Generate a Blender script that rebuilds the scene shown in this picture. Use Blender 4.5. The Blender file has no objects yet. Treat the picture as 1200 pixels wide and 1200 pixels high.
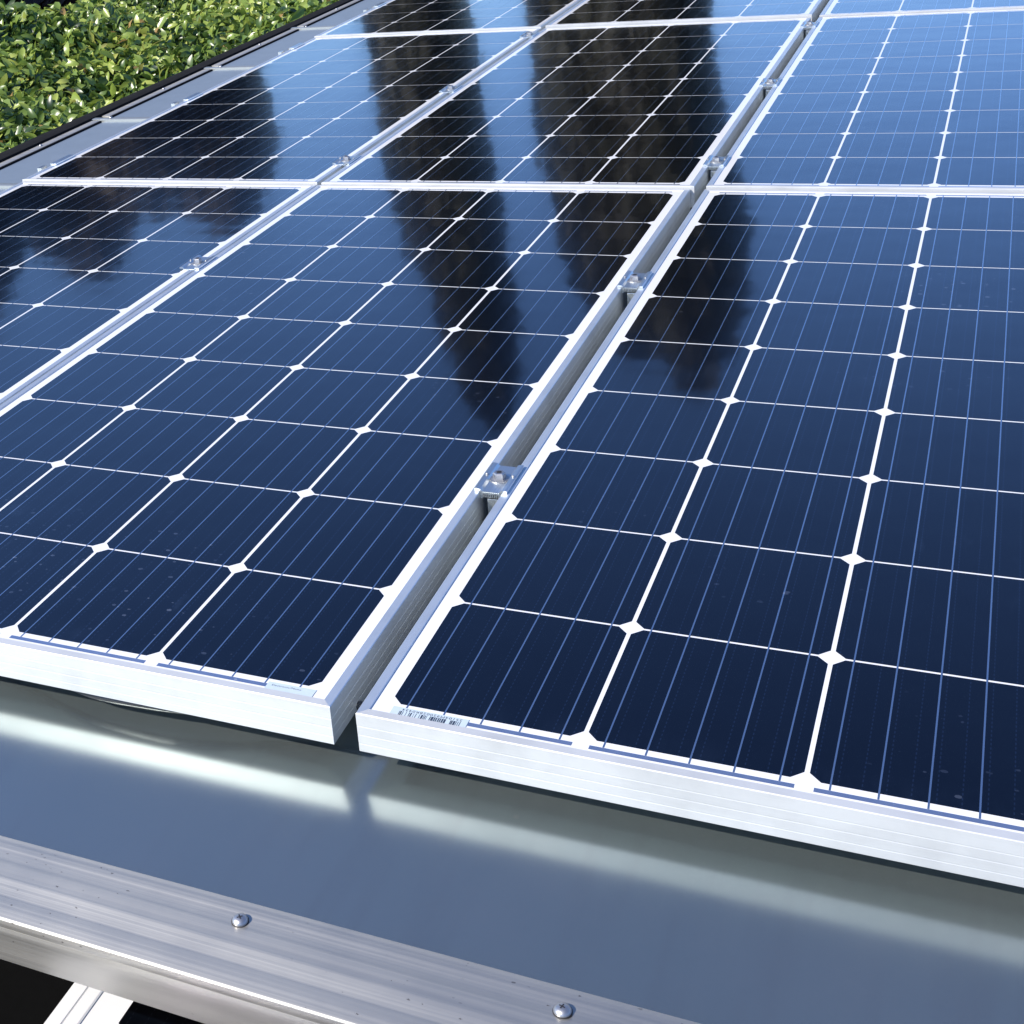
import bpy, bmesh, math, random
import numpy as np
from mathutils import Matrix, Vector
random.seed(7); rng = np.random.default_rng(7)

# ------------------------------------------------------------------ camera, world, sun, exposure
TILT = math.radians(7.0)                      # the roof falls 7 degrees towards its gutter
T = Matrix.Rotation(-TILT, 4, 'Y')            # roof frame -> world
scene = bpy.context.scene
COL = scene.collection
cd = bpy.data.cameras.new('camera'); cam = bpy.data.objects.new('camera', cd); COL.objects.link(cam)
right = Vector((0.8866, 0.4462, -0.1221)); down = Vector((0.0584, -0.3697, -0.9273)); fwd = Vector((-0.4589, 0.8150, -0.3538))
cm = Matrix((( right.x, -down.x, -fwd.x, 0.4817), (right.y, -down.y, -fwd.y, -0.8914), (right.z, -down.z, -fwd.z, 0.6990), (0, 0, 0, 1)))
cam.matrix_world = T @ cm
cd.sensor_width = 36.0; cd.lens = 1689.6 / 1200 * 36.0
cd.shift_x = (600 - 295.0) / 1200; cd.shift_y = (396.4 - 600) / 1200
cd.clip_start = 0.02; cd.clip_end = 2000
scene.camera = cam
scene.render.resolution_x = 1024; scene.render.resolution_y = 1024

SUN_TO = (T.to_3x3() @ Vector((-0.73, -0.92, 1.0))).normalized()      # towards the sun, from the shadow under the panels
sun_el = math.asin(SUN_TO.z); sun_az = math.atan2(SUN_TO.x, SUN_TO.y)
w = bpy.data.worlds.new('World'); scene.world = w; w.use_nodes = True
nt = w.node_tree; nt.nodes.clear()
wo = nt.nodes.new('ShaderNodeOutputWorld'); bg = nt.nodes.new('ShaderNodeBackground'); sk = nt.nodes.new('ShaderNodeTexSky')
sk.sky_type = 'NISHITA'; sk.sun_disc = False; sk.sun_elevation = sun_el; sk.sun_rotation = sun_az
sk.air_density = 0.9; sk.dust_density = 0.0; sk.ozone_density = 4.6
bg.inputs[1].default_value = 0.135
tint = nt.nodes.new('ShaderNodeMix'); tint.data_type = 'RGBA'; tint.blend_type = 'MULTIPLY'; tint.inputs[0].default_value = 1; tint.inputs[7].default_value = (.82, .93, 1.16, 1)   # camera white balance on the blue sky
nt.links.new(sk.outputs[0], tint.inputs[6]); nt.links.new(tint.outputs[2], bg.inputs[0]); nt.links.new(bg.outputs[0], wo.inputs[0])
sl = bpy.data.lights.new('sun', 'SUN'); sl.energy = 4.9; sl.angle = math.radians(0.53); sl.color = (1, 0.935, 0.84)
so = bpy.data.objects.new('sun', sl); COL.objects.link(so); so.rotation_euler = SUN_TO.to_track_quat('Z', 'Y').to_euler(); so.location = (-3, -4, 6)
scene.view_settings.view_transform = 'Standard'; scene.view_settings.look = 'None'
scene.view_settings.exposure = 0.35; scene.view_settings.gamma = 1.0

# ------------------------------------------------------------------ node helpers and materials
class NB:
    def __init__(s, name):
        s.m = bpy.data.materials.new(name); s.m.use_nodes = True; s.t = s.m.node_tree
        s.b = s.t.nodes['Principled BSDF']
    def n(s, typ, **kw):
        nd = s.t.nodes.new('ShaderNode' + typ)
        for k, v in kw.items():
            if k.startswith('i_'):
                k = k[2:]; k = int(k) if k.isdigit() else k.replace('_', ' ')
                if hasattr(v, 'is_linked') or isinstance(v, bpy.types.NodeSocket): s.t.links.new(v, nd.inputs[k])
                else: nd.inputs[k].default_value = v
            else: setattr(nd, k, v)
        return nd
    def math(s, op, a, b=None, c=None, clamp=False):
        nd = s.t.nodes.new('ShaderNodeMath'); nd.operation = op; nd.use_clamp = clamp
        for i, v in enumerate((a, b, c)):
            if v is None: continue
            if isinstance(v, bpy.types.NodeSocket): s.t.links.new(v, nd.inputs[i])
            else: nd.inputs[i].default_value = v
        return nd.outputs[0]
    def mix(s, f, a, b):
        nd = s.t.nodes.new('ShaderNodeMix'); nd.data_type = 'RGBA'
        for i, v in ((0, f), (6, a), (7, b)):
            if isinstance(v, bpy.types.NodeSocket): s.t.links.new(v, nd.inputs[i])
            else: nd.inputs[i].default_value = v if i == 0 else tuple(v) + ((1,) if len(v) == 3 else ())
        return nd.outputs[2]
    def set(s, **kw):
        for k, v in kw.items():
            k = k.replace('_', ' ')
            if isinstance(v, bpy.types.NodeSocket): s.t.links.new(v, s.b.inputs[k])
            else: s.b.inputs[k].default_value = (tuple(v) + (1,) if isinstance(v, tuple) and len(v) == 3 and 'Color' in k else v)
    def coords(s, scale=(1, 1, 1), rnd=False):
        tc = s.n('TexCoord'); v = tc.outputs['Object']
        if rnd:
            oi = s.n('ObjectInfo'); a = s.n('VectorMath', operation='ADD')
            s.t.links.new(v, a.inputs[0]); s.t.links.new(oi.outputs['Location'], a.inputs[1]); v = a.outputs[0]
        mp = s.n('Mapping'); mp.inputs['Scale'].default_value = scale; s.t.links.new(v, mp.inputs[0]); return mp.outputs[0]
    def noise(s, vec, scale, detail=3, rough=.5):
        nd = s.n('TexNoise', i_Scale=scale, i_Detail=detail, i_Roughness=rough); s.t.links.new(vec, nd.inputs['Vector']); return nd.outputs['Fac']
    def rng(s, v, a, b, c=0., d=1.):
        nd = s.n('MapRange'); nd.inputs[1].default_value = a; nd.inputs[2].default_value = b; nd.inputs[3].default_value = c; nd.inputs[4].default_value = d
        s.t.links.new(v, nd.inputs[0]); return nd.outputs[0]
    def bump(s, h, dist, strength=1.0):
        nd = s.n('Bump', i_Strength=strength, i_Distance=dist); s.t.links.new(h, nd.inputs['Height']); s.t.links.new(nd.outputs[0], s.b.inputs['Normal'])

def dirt_nodes(B):
    """dust film, dried rain spots and smears shared by everything that lies under the panel glass"""
    c = B.coords(rnd=True)
    patch = B.rng(B.noise(c, 3.1, 2), .53, .68)
    vo = B.n('TexVoronoi', i_Scale=150.0, i_Randomness=1.0); B.t.links.new(B.coords((.7, 1.0, 1), True), vo.inputs['Vector'])
    cell = B.n('SeparateColor'); B.t.links.new(vo.outputs['Color'], cell.inputs[0])
    rad = B.math('MULTIPLY', cell.outputs[0], .42)
    spot = B.math('LESS_THAN', B.math('ADD', vo.outputs['Distance'], B.math('MULTIPLY', B.noise(c, 420, 2, .7), .22)), rad)
    keep = B.math('GREATER_THAN', cell.outputs[1], .55)
    spots = B.math('MULTIPLY', B.math('MULTIPLY', spot, keep), patch)
    vo2 = B.n('TexVoronoi', i_Scale=26.0, i_Randomness=1.0); B.t.links.new(c, vo2.inputs['Vector'])
    c2 = B.n('SeparateColor'); B.t.links.new(vo2.outputs['Color'], c2.inputs[0])
    sp2 = B.math('MULTIPLY', B.math('LESS_THAN', vo2.outputs['Distance'], .022), B.math('GREATER_THAN', c2.outputs[1], .7))
    smear = B.math('MULTIPLY', B.rng(B.noise(B.coords((1, .45, 1), True), 38, 4, .6), .60, .8), B.rng(B.noise(c, 2.3, 1), .57, .66))
    d = B.math('ADD', B.math('MULTIPLY', spots, .28), B.math('MULTIPLY', smear, .12))
    d = B.math('ADD', d, B.math('MULTIPLY', sp2, .25))
    film = B.rng(B.noise(c, 55, 5, .7), .3, .8, .001, .008)
    edge = B.n('SeparateXYZ'); B.t.links.new(B.coords(), edge.inputs[0])
    grime = B.math('MULTIPLY', B.rng(edge.outputs[1], -.014, .030, 1, 0), B.rng(B.noise(B.coords((1, .4, 1), True), 60, 4, .6), .4, .8, 0, .07))
    film = B.math('ADD', film, grime)
    return B.math('ADD', d, film, clamp=True), smear

def under_glass(name, col, col2=None, fing=False, spec=.5, metal=0., rough=.3):
    B = NB(name); d, smear = dirt_nodes(B)
    base = B.mix(0.0, col, col)
    if fing:
        # fine grain of the silicon and the faint dashed solder line between the busbars
        c = B.coords(); sp = B.n('SeparateXYZ'); B.t.links.new(c, sp.inputs[0])
        g = B.noise(c, 900, 2, .6)
        base = B.mix(B.rng(g, .25, .75), col, col2)
        fx = B.math('FRACT', B.math('DIVIDE', B.math('SUBTRACT', sp.outputs[0], .0012), .01567))
        line = B.math('LESS_THAN', B.math('ABSOLUTE', B.math('SUBTRACT', fx, .5)), .028)
        fy = B.math('LESS_THAN', B.math('FRACT', B.math('DIVIDE', sp.outputs[1], .0052)), .55)
        ix = B.math('FLOOR', B.math('DIVIDE', sp.outputs[0], .1585)); iy = B.math('FLOOR', B.math('DIVIDE', sp.outputs[1], .1585))
        oi = B.n('ObjectInfo'); cv = B.n('CombineXYZ'); B.t.links.new(ix, cv.inputs[0]); B.t.links.new(iy, cv.inputs[1]); B.t.links.new(oi.outputs['Random'], cv.inputs[2])
        wn = B.n('TexWhiteNoise', noise_dimensions='3D'); B.t.links.new(cv.outputs[0], wn.inputs['Vector'])
        base = B.mix(B.math('MULTIPLY', wn.outputs['Value'], .35), base, (.026, .022, .030))
        base = B.mix(B.math('MULTIPLY', B.math('MULTIPLY', line, fy), .30), base, (.20, .21, .27))
    base = B.mix(d, base, (.62, .62, .62))
    gl = B.math('ADD', B.math('MULTIPLY', smear, .1), .058)
    if metal: B.set(Base_Color=base, Metallic=B.math('SUBTRACT', metal, d, clamp=True), Roughness=rough, Coat_Weight=1.0, Coat_IOR=1.5, Coat_Roughness=gl)
    else: B.set(Base_Color=base, IOR=1.5, Specular_IOR_Level=spec, Roughness=gl)
    n = B.noise(B.coords(rnd=True), 7, 2); B.bump(n, .0006, 1.0)
    if metal: B.t.links.new(B.b.inputs['Normal'].links[0].from_socket, B.b.inputs['Coat Normal'])
    return B.m
M = {}
M['cell'] = under_glass('solar_cell', (.0052, .0038, .0088), (.0100, .0076, .0165), fing=True, metal=1.0, rough=.16)
M['backsheet'] = under_glass('backsheet_white', (.80, .80, .80))
M['busbar'] = under_glass('busbar_tinned', (.48, .55, .64), metal=.95, rough=.24)
M['ribbon'] = under_glass('ribbon_tinned', (.56, .60, .70), metal=.9, rough=.25)

def alu(name, axis, base=(.72, .73, .75), rough=.33, aniso=.75, streak=1.0, metallic=.9, spots=False):
    B = NB(name)
    sc = (2.0, 420, 420) if axis == 'X' else (420, 2.0, 420)
    sc2 = (.6, 90, 90) if axis == 'X' else (90, .6, 90)
    a = B.noise(B.coords(sc), 1.0, 3); b = B.noise(B.coords(sc2), 1.0, 2)
    k = B.math('ADD', B.math('MULTIPLY', a, .5), B.math('MULTIPLY', b, .5))
    blot = B.noise(B.coords(), 14, 4, .6)
    f = B.math('ADD', B.math('MULTIPLY', k, streak), B.math('MULTIPLY', blot, .35))
    colr = B.mix(B.rng(f, .35, .95 * streak + .1), tuple(x * .80 for x in base), base)
    if spots:
        vo = B.n('TexVoronoi', i_Scale=230.0); B.t.links.new(B.coords((.8, 1.5, 1)), vo.inputs['Vector'])
        cc = B.n('SeparateColor'); B.t.links.new(vo.outputs['Color'], cc.inputs[0])
        wob = B.math('ADD', vo.outputs['Distance'], B.math('MULTIPLY', B.noise(B.coords(), 900, 3, .7), .8))
        s1 = B.math('MULTIPLY', B.math('LESS_THAN', wob, B.math('MULTIPLY', cc.outputs[0], .68)), B.math('GREATER_THAN', cc.outputs[1], .66))
        s1 = B.math('MULTIPLY', s1, B.rng(B.noise(B.coords(), 9, 2), .42, .52))
        colr = B.mix(B.math('MULTIPLY', s1, .75), colr, (.10, .09, .085))
    B.set(Base_Color=colr, Metallic=metallic, Roughness=B.rng(f, .3, 1.0, rough * .85, rough * 1.2), Anisotropic=aniso, Anisotropic_Rotation=.25)
    cv = B.n('CombineXYZ'); cv.inputs[0].default_value = 1 if axis == 'X' else 0; cv.inputs[1].default_value = 0 if axis == 'X' else 1
    vt = B.n('VectorTransform', vector_type='VECTOR', convert_from='OBJECT', convert_to='WORLD'); B.t.links.new(cv.outputs[0], vt.inputs[0])
    B.t.links.new(vt.outputs[0], B.b.inputs['Tangent'])
    if streak > .2: B.bump(a, .00012 * streak, .6)
    return B.m
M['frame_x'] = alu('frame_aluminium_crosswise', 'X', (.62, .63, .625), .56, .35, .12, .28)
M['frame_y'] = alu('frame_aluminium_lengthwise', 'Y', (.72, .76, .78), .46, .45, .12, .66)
M['trim'] = alu('eave_aluminium', 'X', (.54, .525, .485), .36, .72, 1.25, .90, spots=True)
M['seam'] = alu('seam_aluminium', 'X', (.50, .53, .52), .5, .4, .3, .75)
M['clamp'] = alu('clamp_aluminium', 'Y', (.82, .86, .86), .36, .4, .3)
B = NB('stainless_steel'); B.set(Base_Color=(.52, .51, .50), Metallic=.9, Roughness=.42); M['steel'] = B.m
B = NB('screw_recess_dark'); B.set(Base_Color=(.03, .028, .028), Roughness=.6); M['dark'] = B.m

# coated steel sheet of the roof
B = NB('coated_roof_sheet')
c = B.coords(); n1 = B.noise(c, 1.4, 3); n2 = B.noise(c, 700, 2, .6); n3 = B.noise(c, 45, 5, .7)
colr = B.mix(B.rng(n2, .3, .7), (.270, .325, .325), (.305, .360, .360))
colr = B.mix(B.rng(n1, .35, .7), colr, (.33, .38, .38))
vo = B.n('TexVoronoi', i_Scale=34.0); B.t.links.new(c, vo.inputs['Vector']); cc = B.n('SeparateColor'); B.t.links.new(vo.outputs['Color'], cc.inputs[0])
wob = B.math('ADD', vo.outputs['Distance'], B.math('MULTIPLY', B.noise(c, 220, 2), .05))
sp = B.math('MULTIPLY', B.math('LESS_THAN', wob, B.math('MULTIPLY', cc.outputs[0], .11)), B.math('GREATER_THAN', cc.outputs[1], .80))
colr = B.mix(B.math('MULTIPLY', sp, .5), colr, B.mix(cc.outputs[2], (.08, .08, .08), (.45, .45, .44)))
dust = B.rng(B.noise(c, 11, 5, .7), .45, .8, 0, .16); colr = B.mix(dust, colr, (.42, .41, .39))
run = B.rng(B.noise(B.coords((14, 1.2, 1)), 3, 4, .6), .52, .75, 0, .22); colr = B.mix(run, colr, (.25, .26, .27))
B.set(Base_Color=colr, Metallic=.84, Roughness=B.rng(B.noise(c, 9, 3, .6), .3, .75, .185, .235), Specular_IOR_Level=.6)
B.bump(B.noise(c, 3.0, 2), .0015, .5)
M['roof'] = B.m
B = NB('sky_sheen_satin'); c = B.coords(); B.set(Base_Color=B.mix(B.noise(c, 20, 5, .6), (.22, .27, .32), (.28, .335, .39)), Metallic=.35, Roughness=.5); M['edge'] = B.m  # blue-grey satin colour stands in for sky sheen on the deck strip
B = NB('black_rubber'); c = B.coords(); B.set(Base_Color=B.mix(B.noise(c, 40, 4), (.010, .010, .011), (.022, .022, .022)), Roughness=.95, Specular_IOR_Level=.08); M['black'] = B.m
B = NB('cable_sheath'); B.set(Base_Color=(.03, .03, .032), Roughness=.28); M['cable'] = B.m
B = NB('painted_steel_post'); B.set(Base_Color=(.25, .25, .26), Roughness=.45, Metallic=.3); M['post'] = B.m
B = NB('label_paper'); c = B.coords(); B.set(Base_Color=B.mix(B.noise(c, 300, 2), (.50, .60, .64), (.58, .66, .70)), Roughness=.25); M['label'] = B.m
B = NB('label_ink'); B.set(Base_Color=(.02, .03, .06), Roughness=.35); M['ink'] = B.m

def leafmat(name, cols, rough=.31, trans=True):
    B = NB(name); at = B.n('Attribute', attribute_name='tone')
    cr = B.n('ValToRGB'); B.t.links.new(at.outputs['Fac'], cr.inputs[0])
    e = cr.color_ramp.elements; e[0].position = 0; e[0].color = cols[0] + (1,); e[1].position = 1; e[1].color = cols[-1] + (1,)
    for i, k in enumerate(cols[1:-1]):
        x = e.new((i + 1) / (len(cols) - 1)); x.color = k + (1,)
    B.set(Base_Color=cr.outputs[0], Roughness=rough, Specular_IOR_Level=.6)
    if trans:
        tr = B.n('BsdfTranslucent'); B.t.links.new(cr.outputs[0], tr.inputs[0])
        mx = B.n('MixShader'); mx.inputs[0].default_value = .3
        out = B.t.nodes['Material Output']
        B.t.links.new(B.b.outputs[0], mx.inputs[1]); B.t.links.new(tr.outputs[0], mx.inputs[2]); B.t.links.new(mx.outputs[0], out.inputs[0])
    return B.m
M['laurel'] = leafmat('laurel_leaves', [(.026, .055, .015), (.12, .20, .040), (.28, .38, .068), (.52, .58, .13), (.42, .26, .10)])
M['brown'] = leafmat('brown_sprays', [(.022, .014, .014), (.040, .026, .024), (.060, .045, .034)], .75, False)
M['conifer'] = leafmat('conifer_sprays', [(.012, .010, .008), (.020, .020, .011), (.034, .032, .016)], .7, False)
B = NB('bark'); c = B.coords((1, 1, .2)); B.set(Base_Color=B.mix(B.noise(c, 30, 4), (.05, .035, .025), (.14, .10, .07)), Roughness=.9); M['bark'] = B.m
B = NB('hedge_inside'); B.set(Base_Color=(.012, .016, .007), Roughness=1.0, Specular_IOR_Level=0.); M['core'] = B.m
B = NB('dark_ground'); c = B.coords(); B.set(Base_Color=B.mix(B.noise(c, 1.7, 6, .65), (.030, .028, .024), (.065, .060, .050)), Roughness=.95); B.bump(B.noise(c, 60, 4), .01, .5); M['ground'] = B.m
B = NB('void_shade_black'); c = B.coords(); B.set(Base_Color=B.mix(B.noise(c, 120, 4), (.0012, .0012, .0014), (.0028, .0028, .003)), Roughness=.9, Specular_IOR_Level=.1); B.bump(B.noise(c, 800, 2), .0008, .5); M['void_black'] = B.m  # near-black colour stands in for the shaded void under the eave

# ------------------------------------------------------------------ object helpers
def tag(o, label=None, cat=None, group=None, kind=None):
    if label: o['label'] = label
    if cat: o['category'] = cat
    if group: o['group'] = group
    if kind: o['kind'] = kind
    return o
def mesh_obj(name, me, parent=None, loc=(0, 0, 0), roof=True):
    o = bpy.data.objects.new(name, me); COL.objects.link(o)
    if parent is not None: o.parent = parent; o.location = loc
    else: o.matrix_world = (T if roof else Matrix()) @ Matrix.Translation(loc)
    return o
def empty(name, loc, rot=0, roof=True):
    o = bpy.data.objects.new(name, None); COL.objects.link(o); o.empty_display_size = .05
    o.matrix_world = (T if roof else Matrix()) @ Matrix.Translation(loc) @ Matrix.Rotation(rot, 4, 'Z'); return o
class MB:
    def __init__(s): s.v = []; s.f = []; s.mi = []; s.mats = []
    def mid(s, m):
        if m not in s.mats: s.mats.append(m)
        return s.mats.index(m)
    def add(s, vs, fs, m):
        k = len(s.v); i = s.mid(m); s.v += [tuple(v) for v in vs]
        for f in fs: s.f.append(tuple(a + k for a in f)); s.mi.append(i)
    def rect(s, x0, x1, y0, y1, z, m): s.add([(x0, y0, z), (x1, y0, z), (x1, y1, z), (x0, y1, z)], [(0, 1, 2, 3)], m)
    def poly(s, pts, z, m): s.add([(x, y, z) for x, y in pts], [tuple(range(len(pts)))], m)
    def box(s, x0, x1, y0, y1, z0, z1, m):
        s.add([(x0, y0, z0), (x1, y0, z0), (x1, y1, z0), (x0, y1, z0), (x0, y0, z1), (x1, y0, z1), (x1, y1, z1), (x0, y1, z1)],
              [(3, 2, 1, 0), (4, 5, 6, 7), (0, 1, 5, 4), (1, 2, 6, 5), (2, 3, 7, 6), (3, 0, 4, 7)], m)
    def extr_x(s, prof, x0, x1, m):                 # profile (y,z), counter-clockwise seen from +x
        n = len(prof); s.add([(x0, y, z) for y, z in prof] + [(x1, y, z) for y, z in prof],
              [(i, (i + 1) % n, n + (i + 1) % n, n + i) for i in range(n)] + [tuple(range(n - 1, -1, -1)), tuple(range(n, 2 * n))], m)
    def extr_y(s, prof, y0, y1, m):                 # profile (x,z)
        n = len(prof); s.add([(x, y0, z) for x, z in prof] + [(x, y1, z) for x, z in prof],
              [(i, (i + 1) % n, n + (i + 1) % n, n + i) for i in range(n)] + [tuple(range(n - 1, -1, -1)), tuple(range(n, 2 * n))], m)
    def lathe(s, prof, c, m, seg=20, rot=0.):         # profile (r,z) from bottom to top around vertical axis
        k = []
        for r, z in prof:
            k += [(c[0] + r * math.cos(rot + 2 * math.pi * i / seg), c[1] + r * math.sin(rot + 2 * math.pi * i / seg), c[2] + z) for i in range(seg)]
        f = [(j * seg + i, j * seg + (i + 1) % seg, (j + 1) * seg + (i + 1) % seg, (j + 1) * seg + i) for j in range(len(prof) - 1) for i in range(seg)]
        f += [tuple(range(seg - 1, -1, -1)), tuple(range((len(prof) - 1) * seg, len(prof) * seg))]
        s.add(k, f, m)
    def mesh(s, name, smooth=False, bevel=0):
        me = bpy.data.meshes.new(name); me.from_pydata(s.v, [], s.f)
        for m in s.mats: me.materials.append(m)
        me.polygons.foreach_set('material_index', s.mi)
        bm = bmesh.new(); bm.from_mesh(me)
        if bevel:
            bmesh.ops.bevel(bm, geom=[e for e in bm.edges if e.is_manifold and e.calc_face_angle(0) > .6], offset=bevel, segments=2, affect='EDGES', profile=.6)
        if len(bm.faces) < 5000 and bevel: bmesh.ops.recalc_face_normals(bm, faces=bm.faces)
        if smooth:
            for f in bm.faces: f.smooth = True
            for e in bm.edges:
                if len(e.link_faces) == 2 and e.calc_face_angle(0) > math.radians(38): e.smooth = False
        bm.to_mesh(me); bm.free(); me.update(); return me

# ------------------------------------------------------------------ ground and the carport roof
P = 0.1585; NX, NY = 4, 9
ZR = -0.062
g = MB(); g.rect(-600, 600, -600, 600, 0, M['ground'])
o = mesh_obj('ground', g.mesh('ground'), loc=(0, 0, -2.75), roof=False); tag(o, kind='structure')

X0, X1, Y1 = -1.650, 1.62, 5.3
CLY = [.39, 1.00, 1.60, 2.205, 2.822, 3.43, 4.04, 4.65]
roof = empty('carport', (0, 0, 0))
tag(roof, 'grey sheet metal carport roof with raised seams and an aluminium front edge', 'carport')
b = MB(); b.box(X0, X1, -.2545, Y1, ZR - .012, ZR, M['roof']); mesh_obj('roof_deck', b.mesh('roof_deck', True, .001), roof)
# raised cross seams: shared mesh
s = MB(); s.extr_x([(-.011, 0), (.020, 0), (.020, .004), (.011, .0045), (.010, .0075), (.007, .0090), (-.009, .0090), (-.011, .0078)][::1], -1.655, X1 - .004, M['seam'])
sm = s.mesh('seam', True)
scr = MB(); scr.lathe([(.0092, -.0002), (.0092, .0003)], (0, 0, 0), M['dark'], 24); scr.lathe([(.0085, 0), (.0085, .0012), (.0075, .0032), (.0045, .0048), (.0012, .0053)], (0, 0, 0), M['steel'], 24)
for a in (0.5, 0.5 + math.pi / 2):
    ca, sa = math.cos(a), math.sin(a); L, W = .0030, .0007
    q = [(-L, -W), (L, -W), (L, W), (-L, W)]
    scr.add([(x * ca - y * sa, x * sa + y * ca, .00535 + (.0002 if a > 1 else 0)) for x, y in q], [(0, 1, 2, 3)], M['dark'])
scrm = scr.mesh('screw', True)
for y in CLY:
    o = mesh_obj('seam', sm, roof, (0, y + .012, ZR))
    mesh_obj('screw', scrm, o, (-1.600, 0, .0092)).scale = (.55, .55, .8)
# eave trim, one aluminium extrusion along the front edge
prof = [(-.187, ZR + .0003), (-.187, -.0547), (-.1880, -.0543), (-.1990, -.0543), (-.2020, -.0545), (-.2050, -.0543), (-.2115, -.0541), (-.2125, -.0538),
        (-.2185, -.0537), (-.2225, -.0538), (-.2265, -.0537), (-.2275, -.0535), (-.2285, -.0537), (-.2420, -.0536), (-.2430, -.0538), (-.2440, -.0536), (-.2620, -.0535), (-.2631, -.0538), (-.2637, -.0544), (-.2640, -.0553),
        (-.2636, -.0620), (-.2622, -.0640), (-.2626, -.0660), (-.2628, -.0700), (-.2612, -.0780), (-.2588, -.0880), (-.2560, -.0980), (-.2540, -.1055), (-.2530, -.1090), (-.2500, -.1105), (-.2480, -.1100),
        (-.2500, -.1040), (-.2530, -.0920), (-.2545, -.0860), (-.2545, ZR - .0125), (-.2560, ZR - .0125), (-.2560, ZR + .0003)]
prof = [p for i, p in enumerate(prof) if i == 0 or p != prof[i - 1]]
e = MB(); e.extr_x(prof, X0 - .006, X1 + .004, M['trim'])
trim = mesh_obj('eave_trim', e.mesh('eave_trim', True), roof)
for x, y in ((.024, -.2065), (.259, -.2075), (-.211, -.2070), (.494, -.2065), (.729, -.207), (-.446, -.2065), (-.681, -.207), (.964, -.207), (1.199, -.207), (-.916, -.207), (-1.151, -.207), (-1.386, -.207)):
    o = mesh_obj('screw', scrm, trim, (x, y, -.0536)); o.rotation_euler = (.05 * math.sin(x * 37), .05 * math.cos(x * 23), x * 9); o.scale = (.7, .7, .75)
# side edging between the seams, and the black rubber gutter lip
ys = [-.18] + [y + .012 for y in CLY]
for k in range(len(ys) - 1):
    b = MB(); a0, a1 = ys[k] + .034, ys[k + 1] - .016
    b.extr_y([(-1.652, ZR - .006), (-1.626, ZR + .001), (-1.6255, ZR + .0050), (-1.6275, ZR + .0060), (-1.652, ZR + .0060)], a0, a1, M['trim'])
    f = mesh_obj('edge_flashing', b.mesh('edge_flashing', True), roof)
    mesh_obj('screw', scrm, f, (-1.640, (a0 * .45 + a1 * .55), ZR + .0061)).scale = (.5, .5, .8)
    b = MB(); b.box(-1.6190, -1.300, ys[k] + .0105, ys[k + 1] - .0115, ZR - .002, ZR + .0018, M['edge']); mesh_obj('added_sheen_sheet', b.mesh('added_sheen_sheet'), roof)  # sheet added over the deck so the strip shows a lighter sky sheen
    b = MB(); b.box(-1.6250, -1.6195, a0, a1, ZR + .0004, ZR + .006, M['black']); mesh_obj('gap_shadow_strip', b.mesh('gap_shadow_strip'), roof)  # black strip in place of the shadow line inside the edging
b = MB(); b.extr_y([(-1.716, -.150), (-1.712, -.150), (-1.712, -.062), (-1.666, -.062), (-1.658, -.150), (-1.654, -.150), (-1.654, -.0505), (-1.658, -.0500), (-1.698, -.0500), (-1.716, -.056)], -.262, Y1, M['black'])
mesh_obj('gutter', b.mesh('gutter', True), roof)
for y in (-.05, 5.0):
    b = MB(); b.box(-1.60, 1.56, y, y + .08, -.19, ZR - .0125, M['post']); mesh_obj('beam', b.mesh('beam', False, .003), roof)
Ti = T.inverted()
for x in (-1.45, 1.4):
    for y in (-.05, 5.0):
        top = T @ Vector((x, y + .04, -.17)); hh = top.z + 2.75
        b = MB(); b.box(-.04, .04, -.04, .04, -hh, 0, M['post']); o = mesh_obj('post', b.mesh('post', False, .004), roof)
        o.matrix_parent_inverse = roof.matrix_world.inverted(); o.matrix_basis = Matrix.Translation(top)

# ------------------------------------------------------------------ solar panels
FX, FY = .0195, .0225            # from the cell field to the outer edge of the frame
def frame_mesh(nx, ny, fx=FX, fy=FY, lip=.0088):
    W, H = nx * P, ny * P
    pr = [(0, -.0350)]
    for zg in (-.0275, -.0190, -.0105):
        pr += [(0, zg - .0006), (.00018, zg - .0002), (.00018, zg + .0002), (0, zg + .0006)]
    pr += [(0, .0009), (.0006, .0015), (lip - .0004, .0015), (lip, .0011), (lip, -.0020), (.0022, -.0020), (.0022, -.0332), (.022, -.0332), (.022, -.0350)]
    x0, x1, y0, y1 = -fx, W + fx, -fy, H + fy
    v = []; f = []; mi = []; n = len(pr)
    for d, z in pr: v += [(x0 + d, y0 + d, z), (x1 - d, y0 + d, z), (x1 - d, y1 - d, z), (x0 + d, y1 - d, z)]
    for i in range(n):
        j = (i + 1) % n
        for k in range(4):
            l = (k + 1) % 4
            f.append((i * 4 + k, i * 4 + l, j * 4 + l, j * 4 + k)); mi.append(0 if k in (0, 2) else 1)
    me = bpy.data.meshes.new('frame'); me.from_pydata(v, [], f); me.materials.append(M['frame_x']); me.materials.append(M['frame_y'])
    me.polygons.foreach_set('material_index', mi)
    me.update(); return me
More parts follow.
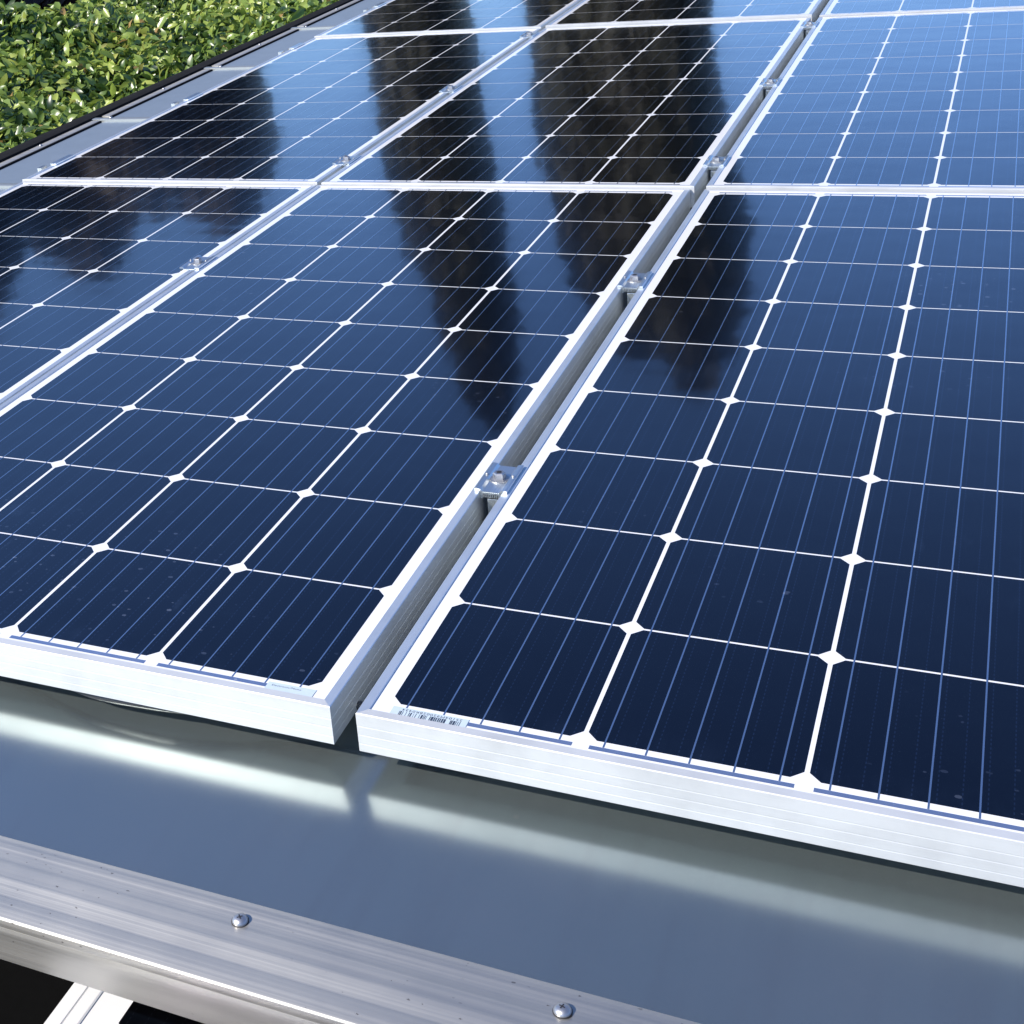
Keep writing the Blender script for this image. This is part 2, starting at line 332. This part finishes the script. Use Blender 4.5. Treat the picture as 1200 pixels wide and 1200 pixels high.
def glass_mesh(nx, ny, fx=FX, fy=FY):
    W, H = nx * P, ny * P; b = MB(); gx, gy, ch = .0018, .0011, .0085
    e = .003
    b.box(-fx + e, W + fx - e, -fy + e, H + fy - e, -.0018, 0, M['backsheet'])
    for i in range(nx):
        for j in range(ny):
            x0, x1, y0, y1 = i * P + gx, (i + 1) * P - gx, j * P + gy, (j + 1) * P - gy
            b.poly([(x0 + ch, y0), (x1 - ch, y0), (x1, y0 + ch), (x1, y1 - ch), (x1 - ch, y1), (x0 + ch, y1), (x0, y1 - ch), (x0, y0 + ch)], .00012, M['cell'])
    for i in range(nx):
        for k in range(5):
            x = i * P + .0166 + k * .0313
            b.rect(x - .00062, x + .00062, -.0056, H + .0056, .00028, M['busbar'])
        for ya, yb in ((-.0103, -.0057), (H + .0057, H + .0103)):
            b.rect(i * P + .0065, (i + 1) * P - .0065, ya, yb, .00020, M['ribbon'])
    return b.mesh('glass')
FM, GM = frame_mesh(NX, NY), glass_mesh(NX, NY)
jb = MB(); jb.box(.26, .37, 1.22, 1.33, -.022, -.0022, M['black']); JM = jb.mesh('junction_box', False, .003)

def panel(loc, label, group='solar panels on the carport roof'):
    r = empty('solar_panel', loc); tag(r, label, 'solar panel', group)
    mesh_obj('frame', FM, r); mesh_obj('glass', GM, r); mesh_obj('junction_box', JM, r)
    return r
Wp = NX * P
LOCS = {('M', 0): (-Wp, 0, 0), ('R', 0): (-Wp + .6961, -.0013, 0), ('L', 0): (-Wp - .6755, 0, 0),
        ('M', 1): (-Wp + .0060, 1.4734, .0036), ('R', 1): (-Wp + .6975, 1.4755, .0036), ('L', 1): (-Wp - .6762, 1.4745, .0036),
        ('M', 2): (-Wp + .0065, 2.9560, .0085), ('R', 2): (-Wp + .6975, 2.9530, .0060), ('L', 2): (-Wp - .6770, 2.9500, .0070)}
LAB = {('M', 0): 'front row solar panel reflecting dark trees, small faint sticker near one corner',
       ('R', 0): 'large front row solar panel at right with a barcode sticker in its near left corner',
       ('L', 0): 'front row solar panel cut by the left picture edge, deep blue',
       ('M', 1): 'middle row solar panel, nearly black tree reflections split by one pale blue stripe',
       ('R', 1): 'middle row solar panel at right reflecting clear light blue sky',
       ('L', 1): 'middle row solar panel, purplish black, beside the bare roof strip and hedge',
       ('M', 2): 'middle solar panel of the farthest row',
       ('R', 2): 'farthest row solar panel in the top right corner, pale blue',
       ('L', 2): 'leftmost solar panel of the farthest row, beside the roof edge'}
PAN = {}
for k in LOCS: PAN[k] = panel(LOCS[k], LAB[k])

# stickers under the glass edge of two front panels
def text_mesh(body, size):
    cu = bpy.data.curves.new('t', 'FONT'); cu.body = body; cu.size = size; cu.align_x = 'CENTER'; cu.align_y = 'CENTER'; cu.resolution_u = 3; cu.space_character = 1.15
    o = bpy.data.objects.new('t', cu); COL.objects.link(o); dg = bpy.context.evaluated_depsgraph_get(); dg.update()
    me = bpy.data.meshes.new_from_object(o.evaluated_get(dg)); bpy.data.objects.remove(o, do_unlink=True); return me
def add_text(mb, body, size, cx, cy, z, rot, m, sx=1.0):
    me = text_mesh(body, size); c, s_ = math.cos(rot), math.sin(rot)
    vs = [(cx + (v.co.x * sx) * c - v.co.y * s_, cy + (v.co.x * sx) * s_ + v.co.y * c, z) for v in me.vertices]
    mb.add(vs, [tuple(p.vertices) for p in me.polygons], m)
b = MB(); b.box(.0060, .0695, -.0136, -.0030, .0003, .0005, M['label'])
for q, wd in ((0, .012), (.02, .02), (.055, .01), (.11, .008), (.16, .012), (.185, .02), (.235, .006), (.27, .01), (.33, .008), (.36, .028), (.40, .01), (.42, .012), (.445, .008), (.50, .015), (.525, .035), (.57, .02),
              (.60, .02), (.635, .02), (.665, .018), (.695, .025), (.73, .03), (.83, .015), (.85, .02), (.88, .03), (.92, .012), (.95, .01), (.98, .012)):
    b.rect(.0130 + q * .0515, .0130 + (q + wd) * .0515, -.0130, -.0078, .00056, M['ink'])
add_text(b, '25104M920028R0434', .0040, .0395, -.0056, .00056, math.pi, M['ink'], 1.25)
o = mesh_obj('barcode_label', b.mesh('barcode_label'), PAN[('R', 0)]); o['label'] = 'pale sticker with a barcode and a row of digits'
b = MB(); b.box(.5890, .6330, -.0136, -.0030, .0003, .0005, M['label'])
add_text(b, 'Electronic/Mono', .0032, .607, -.0068, .00056, 0, M['ink'], 1.1)
mesh_obj('sticker', b.mesh('sticker'), PAN[('M', 0)])['label'] = 'small pale sticker with faint writing'

# ------------------------------------------------------------------ clamps
hexr = [(.0068, 0), (.0068, .0010)]
def clamp_meshes():
    Lh = .030; t = .0022
    # top piece: wings on both frame lips, shallow channel between
    pr = [(-.0172, .0018), (-.0172, .0046), (-.0155, .0052), (-.0112, .0046), (-.0088, .0020), (.0088, .0020), (.0112, .0046), (.0155, .0052), (.0172, .0046), (.0172, .0018),
          (.0117, .0018), (.0112, -.0060), (.0092, -.0060), (.0088, -.0008), (-.0088, -.0008), (-.0092, -.0060), (-.0112, -.0060), (-.0117, .0018)]
    a = MB(); a.extr_y(pr[::-1], -Lh, Lh, M['clamp'])
    for k in range(9):                              # serrated lower front edge
        xx = -.0080 + k * .002; a.box(xx - .0005, xx + .0005, -Lh - .0006, -Lh, -.0042, .0012, M['clamp'])
    top = a.mesh('clamp_plate', False)
    c = MB(); c.lathe([(.0085, .0021), (.0085, .0033), (.0068, .0034), (.0068, .0090), (.0056, .0102), (.0032, .0102)], (0, 0, 0), M['steel'], 6, .3)
    c.lathe([(.0100, .00205), (.0100, .0030)], (0, 0, 0), M['steel'], 24)
    c.lathe([(.0030, .01025), (.0030, .0104)], (0, 0, 0), M['dark'], 6, .1)
    c.lathe([(.0035, -.0525), (.0035, -.0010)], (0, 0, 0), M['steel'], 12)
    bolt = c.mesh('bolt')
    d = MB(); d.box(-.0045, .0108, -.029, .030, -.0528, -.0064, M['clamp'])
    body = d.mesh('clamp_body', False, .0006)
    s_ = MB(); 
    s_.lathe([(.0016, .0040), (.0016, .0062), (.0010, .0068)], (0, .002, 0), M['steel'], 10)
    pins = s_.mesh('grounding_pin')
    return top, bolt, body, pins
CT, CB, CBD, CP = clamp_meshes()
def mid_clamp(x, y, z, label):
    r = empty('panel_clamp', (x, y, z)); tag(r, label, 'clamp', 'aluminium clamps between neighbouring panels')
    mesh_obj('clamp_plate', CT, r); mesh_obj('bolt', CB, r); mesh_obj('clamp_body', CBD, r); mesh_obj('grounding_pin', CP, r, (-.0140, 0, 0)); mesh_obj('grounding_pin', CP, r, (.0140, 0, 0)); return r
ordn = ['nearest', 'second nearest', 'third', 'fourth', 'fifth']
for k, (y, z) in enumerate(((.390, 0), (1.003, 0), (1.600, .0036), (2.203, .0036), (2.822, .0036))):
    mid_clamp(.0312 + (.003 if k > 1 else 0) , y, z, '%s clamp in the wide dark gap between middle and right panels%s' % (ordn[k],
              {0: ', largest', 1: '', 2: ', past first joint', 3: '', 4: ', by second joint'}[k]))
for k, (y, z) in enumerate(((1.003, 0), (1.603, .0036), (2.208, .0036), (2.830, .0036))):
    mid_clamp(-.6650 + (.004 if k > 0 else 0), y, z, '%s clamp in the narrow grey gap between left and middle panels%s' % (ordn[k],
              {0: ', front row', 1: ', past row joint', 2: '', 3: ', by far joint'}[k]))
def end_clamp_meshes():
    Lh = .036
    pr = [(-.040, -.0528), (-.001, -.0528), (-.001, .0017), (.011, .0017), (.011, .0042), (-.003, .0048), (-.004, -.0110), (-.028, -.0125), (-.029, -.0300), (-.040, -.0320)]
    a = MB(); a.extr_y(pr, -Lh, Lh, M['clamp'])
    a.box(-.040, -.030, -Lh, -Lh + .022, -.0318, -.006, M['clamp'])
    body = a.mesh('clamp_plate', False)
    c = MB(); c.lathe([(.0095, -.0120), (.0095, -.0108)], (-.016, -.004, 0), M['steel'], 20)
    c.lathe([(.0070, -.0108), (.0070, -.0020), (.0055, -.0010)], (-.016, -.004, 0), M['steel'], 6, .2)
    return body, c.mesh('bolt')
EB, EC = end_clamp_meshes()
for k, y in enumerate((1.600, 2.185, 2.800, 3.430)):
    r = empty('end_clamp', (-1.3310, y, .0036 if k < 3 else .007)); tag(r, '%s clamp on the outer left frame edge beside the bare roof strip' % ('nearest silver', 'second silver', 'third silver', 'farthest silver')[k], 'clamp', 'end clamps on the left edge')
    mesh_obj('clamp_plate', EB, r); mesh_obj('bolt', EC, r)

# ------------------------------------------------------------------ cable drooping under the front frame
def tube(pts, rad, m, seg=12):
    b = MB(); n = len(pts); pts = [Vector(p) for p in pts]
    for i, p in enumerate(pts):
        t = (pts[min(i + 1, n - 1)] - pts[max(i - 1, 0)]).normalized(); u = t.cross(Vector((0, 0, 1))).normalized(); v = u.cross(t)
        b.v += [tuple(p + rad * (math.cos(2 * math.pi * k / seg) * u + math.sin(2 * math.pi * k / seg) * v)) for k in range(seg)]
    b.mid(m)
    for i in range(n - 1):
        for k in range(seg):
            b.f.append((i * seg + k, i * seg + (k + 1) % seg, (i + 1) * seg + (k + 1) % seg, (i + 1) * seg + k)); b.mi.append(0)
    return b
pts = []
for i in range(60):
    t = i / 59; x = -.50 + .62 * t; s_ = math.exp(-abs((x + .18) / .13) ** 3)
    pts.append((x, .030 - .044 * s_, -.0320 - .0105 * s_ - .0015 * math.sin(t * 19)))
cb = tube(pts, .0038, M['cable']); o = mesh_obj('cable', cb.mesh('cable', True)); tag(o, 'black solar cable drooping just below the front edge of the middle panel', 'cable')

# ------------------------------------------------------------------ lower tier below the eave
b = MB(); b.box(-2.2, 1.6, -1.6, .75, -.44, -.41, M['void_black']); low = mesh_obj('lower_roof_void', b.mesh('lower_roof_void')); tag(low, 'flat lower roof coloured black to stand for the deep shade below the eave', 'roof')  # black surface put where the open gap lies in deep shade
for s_ in ((-1.7, .3), (1.2, .3), (-1.7, -1.3), (1.2, -1.3)):
    top = T @ Vector((s_[0], s_[1], -.43)); hh = top.z + 2.75
    b = MB(); b.box(-.05, .05, -.05, .05, -hh, 0, M['post']); o = mesh_obj('post', b.mesh('post', False, .004), low)
    o.matrix_parent_inverse = low.matrix_world.inverted(); o.matrix_basis = Matrix.Translation(top)
lp = empty('solar_panel', (-.165, -1.10, -.285)); tag(lp, 'lower solar panel with a broad white edge under the eave in the bottom left corner', 'solar panel')
Wl = 4 * P
b = MB(); b.box(-.035, Wl + .02, -.02, 8 * P + .02, -.0018, 0, M['backsheet'])
for i in range(4):
    for j in range(8):
        x0, x1, y0, y1 = i * P + .0018, (i + 1) * P - .0018, j * P + .0011, (j + 1) * P - .0011; ch = .0085
        b.poly([(x0 + ch, y0), (x1 - ch, y0), (x1, y0 + ch), (x1, y1 - ch), (x1 - ch, y1), (x0 + ch, y1), (x0, y1 - ch), (x0, y0 + ch)], .00012, M['cell'])
mesh_obj('glass', b.mesh('glass'), lp)
b = MB()
b.extr_y([(-.060, -.035), (-.030, -.035), (-.030, .0010), (-.0315, .0018), (-.0440, .0018), (-.0450, .0005), (-.0460, .0018), (-.060, .0018)], -.03, 8 * P + .03, M['backsheet'])
mesh_obj('frame', b.mesh('frame'), lp)
b = MB(); b.box(Wl + .015, Wl + .045, -.03, 8 * P + .03, -.035, .0018, M['backsheet']); mesh_obj('frame', b.mesh('frame'), lp)
for y in (.2, 1.0):
    b = MB(); b.box(-.04, Wl + .03, y, y + .04, -.1248, -.0352, M['trim']); mesh_obj('mounting_rail', b.mesh('mounting_rail'), lp)

# ------------------------------------------------------------------ vegetation
def leaf_cloud(name, C, N, size, tone, mat, parent, aspect=.42, up=None, nseg=3, roof=False, loc=(0, 0, 0)):
    """C centres (n,3), N leaf normals, each leaf a folded, curved blade of 2*nseg quads/tris"""
    n = len(C); up = rng.normal(size=(n, 3)) if up is None else up
    N = N / np.linalg.norm(N, axis=1, keepdims=True)
    A = up - (up * N).sum(1, keepdims=True) * N; A /= np.linalg.norm(A, axis=1, keepdims=True) + 1e-9
    S = np.cross(N, A); L = size[:, None]; Wd = L * aspect
    ts = [(-.5, 0.), (-.18, .44), (.18, .5), (.5, 0.)]
    cols = []
    curv = rng.uniform(.05, .35, (n, 1)); fold = rng.uniform(.15, .5, (n, 1))
    base = C
    def pt(t, s): return base + A * L * t - N * L * curv * t * t * 2 + S * Wd * s + N * Wd * abs(s) * fold
    V = np.stack([pt(-.5, 0), pt(-.15, -.45), pt(-.12, 0), pt(-.15, .45), pt(.2, -.42), pt(.2, 0), pt(.2, .42), pt(.5, 0)], 1)
    F = np.array([[0, 1, 2, 2], [0, 2, 3, 3], [1, 4, 5, 2], [2, 5, 6, 3], [4, 7, 5, 5], [5, 7, 6, 6]])
    tri = [(0, 1, 2), (0, 2, 3), (1, 4, 5, 2), (2, 5, 6, 3), (4, 7, 5), (5, 7, 6)]
    lt = np.array([len(t) for t in tri]); flat = np.array([a for t in tri for a in t])
    me = bpy.data.meshes.new(name); me.vertices.add(n * 8); me.vertices.foreach_set('co', V.reshape(-1))
    nl = len(flat); me.loops.add(n * nl); me.loops.foreach_set('vertex_index', (flat[None] + 8 * np.arange(n)[:, None]).reshape(-1).astype(np.int32))
    me.polygons.add(n * 6); st = np.concatenate([[0], np.cumsum(lt)[:-1]])
    me.polygons.foreach_set('loop_start', (st[None] + nl * np.arange(n)[:, None]).reshape(-1).astype(np.int32))
    me.polygons.foreach_set('loop_total', np.tile(lt, n).astype(np.int32))
    me.materials.append(mat); at = me.attributes.new('tone', 'FLOAT', 'POINT'); at.data.foreach_set('value', np.repeat(tone, 8).astype(np.float32))
    me.update(calc_edges=True); me.validate()
    me.polygons.foreach_set('use_smooth', np.ones(len(me.polygons), bool))
    return mesh_obj(name, me, parent, loc, roof)

# clipped laurel hedge beyond the gutter
HZ = -.72; HX0, HX1, HY0, HY1 = -4.22, -2.05, .4, 14.0
hedge = empty('hedge', (-3.3, 6.0, -2.75), roof=False); tag(hedge, 'clipped laurel hedge with glossy sunlit green leaves beyond the black gutter', 'hedge')
hl = Matrix.Translation((-3.3, 6.0, -2.75))
def hsurf(x, y):
    z = HZ + .07 * np.sin(x * 2.3 + y * 1.1) + .05 * np.sin(y * 2.9 - x * 1.7) + .03 * np.sin(x * 7.1) * np.sin(y * 6.3)
    ed = np.clip((x - HX0) / .3, 0, 1); return z - .20 * (1 - np.sqrt(1 - (1 - ed) ** 2))
n = 130000
y = HY0 + (HY1 - HY0) * rng.random(n) ** 1.25; x = rng.uniform(HX0, HX1, n)
dep = rng.exponential(.05, n); z = hsurf(x, y) - dep + rng.normal(0, .018, n)
Nn = np.stack([rng.normal(-.12, .7, n), rng.normal(-.25, .7, n), np.abs(rng.normal(.6, .45, n)) + .05], 1)
clump = .5 + .5 * np.sin(x * 5.1 + 1.3 * np.sin(y * 3.7)) * np.sin(y * 4.3 + 1.1 * np.sin(x * 4.9))
tone = np.clip(.26 + .30 * clump + rng.normal(0, .20, n) - dep * 2.2, .0, .86); br = rng.random(n) < .012; tone[br] = .98  # deeper leaves get darker tones: shade of the hollows put into colour
size = rng.uniform(.038, .085, n) * np.where(rng.random(n) < .12, 1.3, 1)
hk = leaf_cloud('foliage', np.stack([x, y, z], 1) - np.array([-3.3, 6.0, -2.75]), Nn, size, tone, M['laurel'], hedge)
# side towards the roof
n = 26000
y = rng.uniform(HY0, 9, n); z = rng.uniform(-2.6, HZ, n); x = HX1 + rng.normal(0, .03, n)
sd = leaf_cloud('foliage', np.stack([x, y, z], 1) - np.array([-3.3, 6.0, -2.75]), np.stack([np.abs(rng.normal(.7, .4, n)), rng.normal(0, .5, n), rng.normal(.4, .5, n)], 1), rng.uniform(.05, .09, n), np.clip(rng.normal(.35, .2, n), 0, .85), M['laurel'], hedge)
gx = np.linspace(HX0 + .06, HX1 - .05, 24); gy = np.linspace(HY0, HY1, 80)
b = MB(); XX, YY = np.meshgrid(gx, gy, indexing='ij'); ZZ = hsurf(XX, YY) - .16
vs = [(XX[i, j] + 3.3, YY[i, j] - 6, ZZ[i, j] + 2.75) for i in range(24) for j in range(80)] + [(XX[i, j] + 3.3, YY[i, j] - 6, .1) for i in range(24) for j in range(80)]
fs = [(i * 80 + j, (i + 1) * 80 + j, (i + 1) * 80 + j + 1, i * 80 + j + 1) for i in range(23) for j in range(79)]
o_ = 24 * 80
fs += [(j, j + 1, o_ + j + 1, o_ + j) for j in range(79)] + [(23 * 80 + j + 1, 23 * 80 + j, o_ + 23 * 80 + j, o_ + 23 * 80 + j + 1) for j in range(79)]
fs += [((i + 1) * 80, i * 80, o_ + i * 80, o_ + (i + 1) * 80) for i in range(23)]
b.add(vs, fs, M['core']); mesh_obj('dark_core', b.mesh('dark_core'), hedge)  # dark core that closes the hedge behind its leaves
b = MB(); b.lathe([(.05, 0), (.03, 1.6)], (0, 0, 0), M['bark'], 8); tm = b.mesh('trunk')
for k in range(9): mesh_obj('trunk', tm, hedge, (0, -5 + k * 1.4, 0))

# trees beyond the carport; the glass mirrors them
CW = T @ Vector((0.4817, -0.8914, -0.6990))      # the viewpoint mirrored in the panel plane
def pdir(az, el):
    a, e_ = math.radians(az), math.radians(el); return T.to_3x3() @ Vector((math.sin(a) * math.cos(e_), math.cos(a) * math.cos(e_), math.sin(e_)))
def tree(az, el_top, D, half, label, n=5000, base=0.3, sharp=.13, roof=None, az_base=None, name='conifer'):
    """columnar tree whose top stands in the direction (az, el_top) of the roof frame, half = half width in degrees"""
    d = pdir(az, el_top); k = D / math.hypot(d.x, d.y); top = CW + d * k
    H = top.z + 2.75; R = D * math.tan(math.radians(half)); gx_, gy_ = top.x, top.y
    r = empty(name, (gx_, gy_, -2.75), roof=False); tag(r, label, 'tree')
    b = MB(); pr = [(.16 * (1 - .85 * t / 9), H * .97 * t / 9) for t in range(10)]; b.lathe(pr, (0, 0, 0), M['bark'], 10)
    rb = random.Random(int(az * 10))
    for q in range(26):
        h = rb.uniform(base, .9) * H; a = rb.uniform(0, 6.28); l = R * rb.uniform(.5, .85) * (1 if h < H * .8 else .5)
        b.add([(.02, 0, h), (-.02, 0, h), (0, 0, h + .04), (l * math.cos(a), l * math.sin(a), h + l * .9)], [(0, 1, 3), (1, 2, 3), (2, 0, 3)], M['bark'])
    mesh_obj('trunk', b.mesh('trunk', True), r)
    t = rng.random(n); a = rng.uniform(0, 2 * np.pi, n); h = base * .35 * H + t * (H - base * .35 * H)
    tt = h / H; prf = np.minimum(1, np.clip((1 - tt) / sharp, 0, 1) ** .6) * np.minimum(1, .55 + tt * 1.6)
    lump = 1 + .07 * np.sin(a * 3 + h * 1.9 + az) + .05 * np.sin(a * 5 - h * 3.1)
    rr_ = R * prf * lump * np.sqrt(rng.uniform(.12, 1, n))
    C = np.stack([rr_ * np.cos(a), rr_ * np.sin(a), h], 1)
    N_ = np.stack([np.cos(a) + rng.normal(0, .5, n), np.sin(a) + rng.normal(0, .5, n), rng.normal(.2, .5, n)], 1)
    upv = np.stack([np.cos(a) * .4, np.sin(a) * .4, np.ones(n)], 1) + rng.normal(0, .3, (n, 3))
    s_ = rng.uniform(.20, .42, n) * (D / 15); tone = np.clip(.4 + .2 * np.sin(a * 3 + h * 1.9 + az) + rng.normal(0, .2, n), 0, 1)
    leaf_cloud('crown', C, N_, s_, tone, M['brown' if az < -25 else 'conifer'], r, .5, upv)
TS = [(-19.3, 24.8, 15, 1.5, 'slender dark cypress, mirrored as the narrow band in the middle panels', .3),
      (-20.1, 20.6, 15.8, 1.9, 'lower cypress close behind the slender one, mirrored in the same narrow band', .3),
      (-10.9, 23.6, 14, 2.35, 'tall conifer mirrored as the right side of the wide dark band', .3),
      (-13.2, 22.4, 14.6, 2.3, 'tall dark conifer mirrored as the left side of the wide dark band', .3),
      (-35.4, 17.0, 17, 2.9, 'lower rounded conifer beyond the hedge, mirrored in the left panels', .05),
      (-29.7, 16.0, 18, 2.5, 'low brownish conifer mirrored in the middle row left panel', .05),
      (-32.4, 15.0, 15, 2.6, 'lowest conifer behind the hedge, filling the gap between two taller ones', .02),
      (-40.5, 18.2, 16, 2.6, 'dark conifer beyond the far end of the hedge corner', .05),
      (-46.0, 14.5, 15, 3.4, 'leftmost dark conifer beyond the hedge', .05)]
for az, el, D, hf, lb, bs in TS: tree(az, el, D, hf, lb, n=11000, base=bs)
